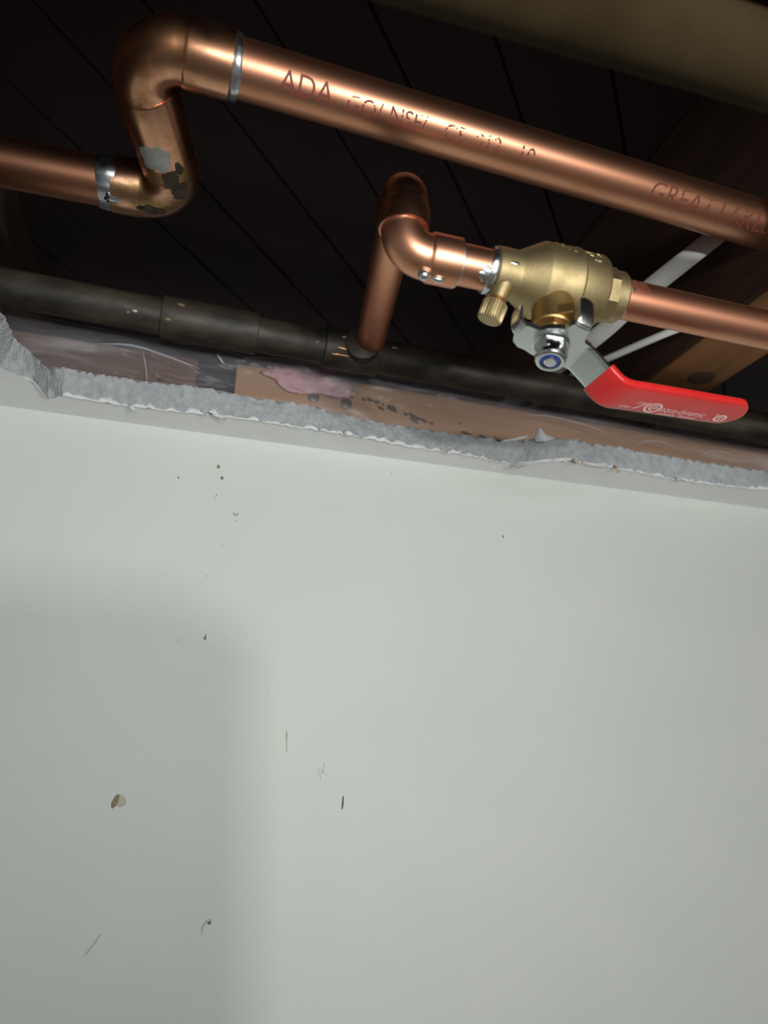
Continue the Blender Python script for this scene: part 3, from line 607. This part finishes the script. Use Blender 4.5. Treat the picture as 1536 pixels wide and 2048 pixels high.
def ear(c_a, c_w, dirv, half, h):                                   # stop ear folded up towards the body
    pts = [L(c_a, 31.4, c_w), L(c_a, 31.0, c_w) + dirv * 1.2, L(c_a, 29.4, c_w) + dirv * 2.2, L(c_a, 27, c_w) + dirv * 2.4, L(c_a, 31 - h, c_w) + dirv * 2.3, L(c_a, 31 - h - 0.9, c_w) + dirv * 2.2]
    sid = dirv.cross(sd).normalized(); V = []; F = []; n = len(pts); ns = 16
    for i, p in enumerate(pts):
        t = (pts[min(i + 1, n - 1)] - pts[max(i - 1, 0)]).normalized(); nr = t.cross(sid).normalized(); hw = half * (0.55 if i == n - 1 else 1.0)
        for k in range(ns):
            th = 2 * math.pi * k / ns; c, q = math.cos(th), math.sin(th)
            V.append((p + sid * (hw * math.copysign(abs(c) ** .5, c)) + nr * (1.1 * math.copysign(abs(q) ** .5, q))) / 1000)
    for i in range(n - 1):
        for k in range(ns): k2 = (k + 1) % ns; F.append((i * ns + k, i * ns + k2, (i + 1) * ns + k2, (i + 1) * ns + k))
    F.append(tuple(range(ns - 1, -1, -1))); F.append(tuple((n - 1) * ns + k for k in range(ns)))
    return V, F
earL = ear(-12.8, -0.4, -ad, 3.2, 8.0); earR = ear(4.0, 12.6, Wd, 3.2, 10.0)
sp = smooth_path([(8, 31.1), (12, 31.2), (15, 32.4), (22, 37.0), (24, 38.4)])
st = strip(sp, [7.0] * len(sp), [1.1] * len(sp), 'steel', 'x', None, power=7)
lever = make('lever', *join(pv, earL, earR, st), 'steel', bv, angle=32)
gp = smooth_path([(21.7, 36.8), (25, 39.1), (28, 40.3), (32, 40.0), (37, 38.3), (50, 33.9), (65, 28.9), (80, 23.9), (90, 20.5), (95.5, 18.7)])
hw = []; ht = []
for a, s in gp:
    e = max(0.0, (a - 86.5) / 9.0); hw.append(8.1 * math.sqrt(max(0.02, 1 - min(e, 1) ** 2.6))); ht.append(2.0 if a > 22.2 else 1.85)
V, F = strip(gp, hw, ht, 'red', 'grip', bv, nseg=28, power=4.5); grip = make('grip', V, F, 'red', bv, angle=50)
grip['label'] = 'red vinyl sleeve with pale printed lettering'
# print on the grip's lower face (flat run from (37, 38.3) to (90, 20.5))
tv = (ad * 53 + sd * -17.8).normalized(); nv = (ad * 17.8 + sd * 53).normalized()
def G(a, wv, lift=2.08): return L(37, 38.3) + tv * ((a - 37) / 53 * 55.9) + Wd * wv + nv * lift
def flat_mesh(name, polys):
    V = []; F = []
    for poly in polys:
        n0 = len(V); V += [G(a, wv) / 1000 for a, wv in poly]; F.append(tuple(range(n0, n0 + len(poly))))
    return make(name, V, F, 'print', grip, smooth=False)
def flat_text(body, size, a0, w0, sx=1.0, shear=0.0):
    me = text_tris(body, size, shear); V = [G(a0 + v.co.x * sx, w0 + v.co.y) / 1000 for v in me.vertices]; F = [tuple(p.vertices) for p in me.polygons]; bpy.data.meshes.remove(me)
    return make('print', V, F, 'print', grip, smooth=False)
def ring(a, w_, r0, r1, t0=0, t1=2 * math.pi, n=28, sx=1.0):
    out = []
    for i in range(n):
        p, q = t0 + (t1 - t0) * i / n, t0 + (t1 - t0) * (i + 1) / n
        out.append([(a + sx * r0 * math.cos(p), w_ + r0 * math.sin(p)), (a + sx * r1 * math.cos(p), w_ + r1 * math.sin(p)), (a + sx * r1 * math.cos(q), w_ + r1 * math.sin(q)), (a + sx * r0 * math.cos(q), w_ + r0 * math.sin(q))])
    return out
flat_text('aqua-dynamic', 5.2, 54.3, -4.2, 0.82)
flat_text('ON', 2.5, 40.5, -1.6, 1.1); flat_text('OPEN', 2.2, 34.6, -5.2, 1.0)
flat_mesh('print', [[(41.2, -4.9), (42.2, -4.9), (46.8, 0.2), (45.8, 0.2)]])
flat_mesh('print', ring(50, -2.8, 2.4, 3.3, sx=1.25) + ring(50.2, -2.8, 1.0, 1.7, 0.6, 5.0, 16, sx=1.3) + [[(49.6, -3.2), (53.0, -3.2), (53.0, -2.6), (49.6, -2.6)]])
flat_mesh('print', ring(86.2, -3.0, 1.5, 2.5, sx=1.3) + ring(86.4, -3.0, 0.2, 1.0, 0.4, 4.6, 14, sx=1.3))
flat_mesh('print', ring(82.6, -0.9, 0.35, 0.7, n=12) + ring(81.6, -5.4, 0.1, 0.35, n=10))
random.seed(9); sm_ = []
a_ = 55.0
while a_ < 74.5:                        # small illegible second line
    wd_ = random.uniform(0.7, 1.1)
    if not 64 < a_ < 65.4: sm_.append([(a_, -6.2), (a_ + wd_ * 0.7, -6.2), (a_ + wd_ * 0.7, -6.2 + random.uniform(0.8, 1.4)), (a_, -6.2 + random.uniform(0.8, 1.4))])
    a_ += wd_ + 0.35
flat_mesh('print', sm_)
# lock nut, nylon insert and stem end
V, F = lathe(B, sd, [(32.0, 6.9), (32.9, 6.9), (33.2, 6.4)], 40); make('washer', V, F, 'chrome', bv)
def hexr(s, th): return 1 + 0.07 * (math.cos(math.pi / 6) / math.cos((th % (math.pi / 3)) - math.pi / 6) - 0.93) / 0.07 if s < 37.6 else 1.0
V, F = lathe(B, sd, [(33.0, 5.5), (33.3, 5.9), (37.2, 5.9), (37.8, 5.5), (38.1, 5.45), (38.4, 5.75), (39.6, 5.7), (40.4, 5.3), (40.7, 4.6), (40.6, 3.9), (39.8, 3.6)], 72, hexr); nut = make('lock_nut', V, F, 'chrome', bv, angle=24)
V, F = lathe(B, sd, [(38.6, 3.7), (40.15, 3.7), (40.45, 3.3), (40.45, 2.6), (39.6, 2.4)], 36); make('nylon_ring', V, F, 'nylon', nut)
V, F = lathe(B, sd, [(31.5, 2.4), (40.9, 2.4), (41.3, 2.0), (41.35, 0.2)], 30); make('stem', V, F, 'chrome', bv)

# ------------------------------------------------------------------ pipe leaving the valve to the right
sr = thing('copper_supply', (300, -155, 16), 'copper pipe leaving the right end of the brass valve', 'pipe')
V, F = sweep([B + ux * 20, B + ux * 60, B + ux * 120, B + ux * 700], 7.95, 44); make('pipe', V, F, 'copper', sr)
V, F = lathe(B, ux, [(28.9, 7.9), (29.1, 8.02), (31.2, 8.02), (31.4, 7.9)], 36, lambda s, th: 1.0); 
patch_on_cyl('heat_stain', B, ux, 7.95, 33.5, 1.3, 4.0, 0.5, 14.0, 'heat', sr, thick=0.05)

# ------------------------------------------------------------------ neighbours
V, F = sweep([(-600, -258.7, 23.8), (0, -258.7, 23.8), (300, -258.7, 23.8), (900, -258.7, 23.8)], 11, 40)
tag(make('dull_pipe', V, F, 'olive'), 'blurred dull brown pipe close overhead at the upper right', 'pipe')
def bez(pts, n=10):
    P = [Vector(p) for p in pts]; out = []
    for i in range(len(P) - 1):
        p0 = P[max(i - 1, 0)]; p1 = P[i]; p2 = P[i + 1]; p3 = P[min(i + 2, len(P) - 1)]
        for k in range(n):
            t = k / n; out.append(0.5 * ((2 * p1) + (p2 - p0) * t + (2 * p0 - 5 * p1 + 4 * p2 - p3) * t * t + (3 * p1 - p0 - 3 * p2 + p3) * t ** 3))
    return out + [P[-1]]
V, F = sweep(bez([(330, -140, 205), (288.6, -127.3, 155.2), (256.4, -114.8, 115.4), (213.8, -92, 75.5), (205.5, -60, 67.2), (200, -20, 66.2), (195, 30, 66), (186, 200, 66)]), 5.0, 24, ref=FWD, flat=0.45)
tag(make('flat_cable', V, F, 'cable'), 'wide flat white electrical cable passing behind the brass valve', 'cable')
V, F = sweep(bez([(900, -60, 120), (420, -92, 93), (302.6, -106.9, 80.4), (281.2, -100.4, 77.0), (265, -92, 73.5), (239.3, -79.8, 64.5), (221, -44, 63), (212, -18, 63), (208, 40, 63), (206, 200, 63)]), 2.1, 16)
tag(make('thin_cable', V, F, 'cable'), 'thin round white cable between valve handle and joist', 'cable')
# added unseen post behind the viewpoint; it throws the soft shadow on the wall
V, F = box((136, -610, -2300), (198, -550, -188))
V = [Vector((v.x - (v.z + 0.188) * 0.085, v.y, v.z)) for v in V]      # leaned to tilt the edge of its shadow
po_ = make('shadow_post', V, F, 'post', smooth=False); bevel(po_, 3)
tag(po_, 'square post added unseen behind the viewpoint to shade the wall', 'post')
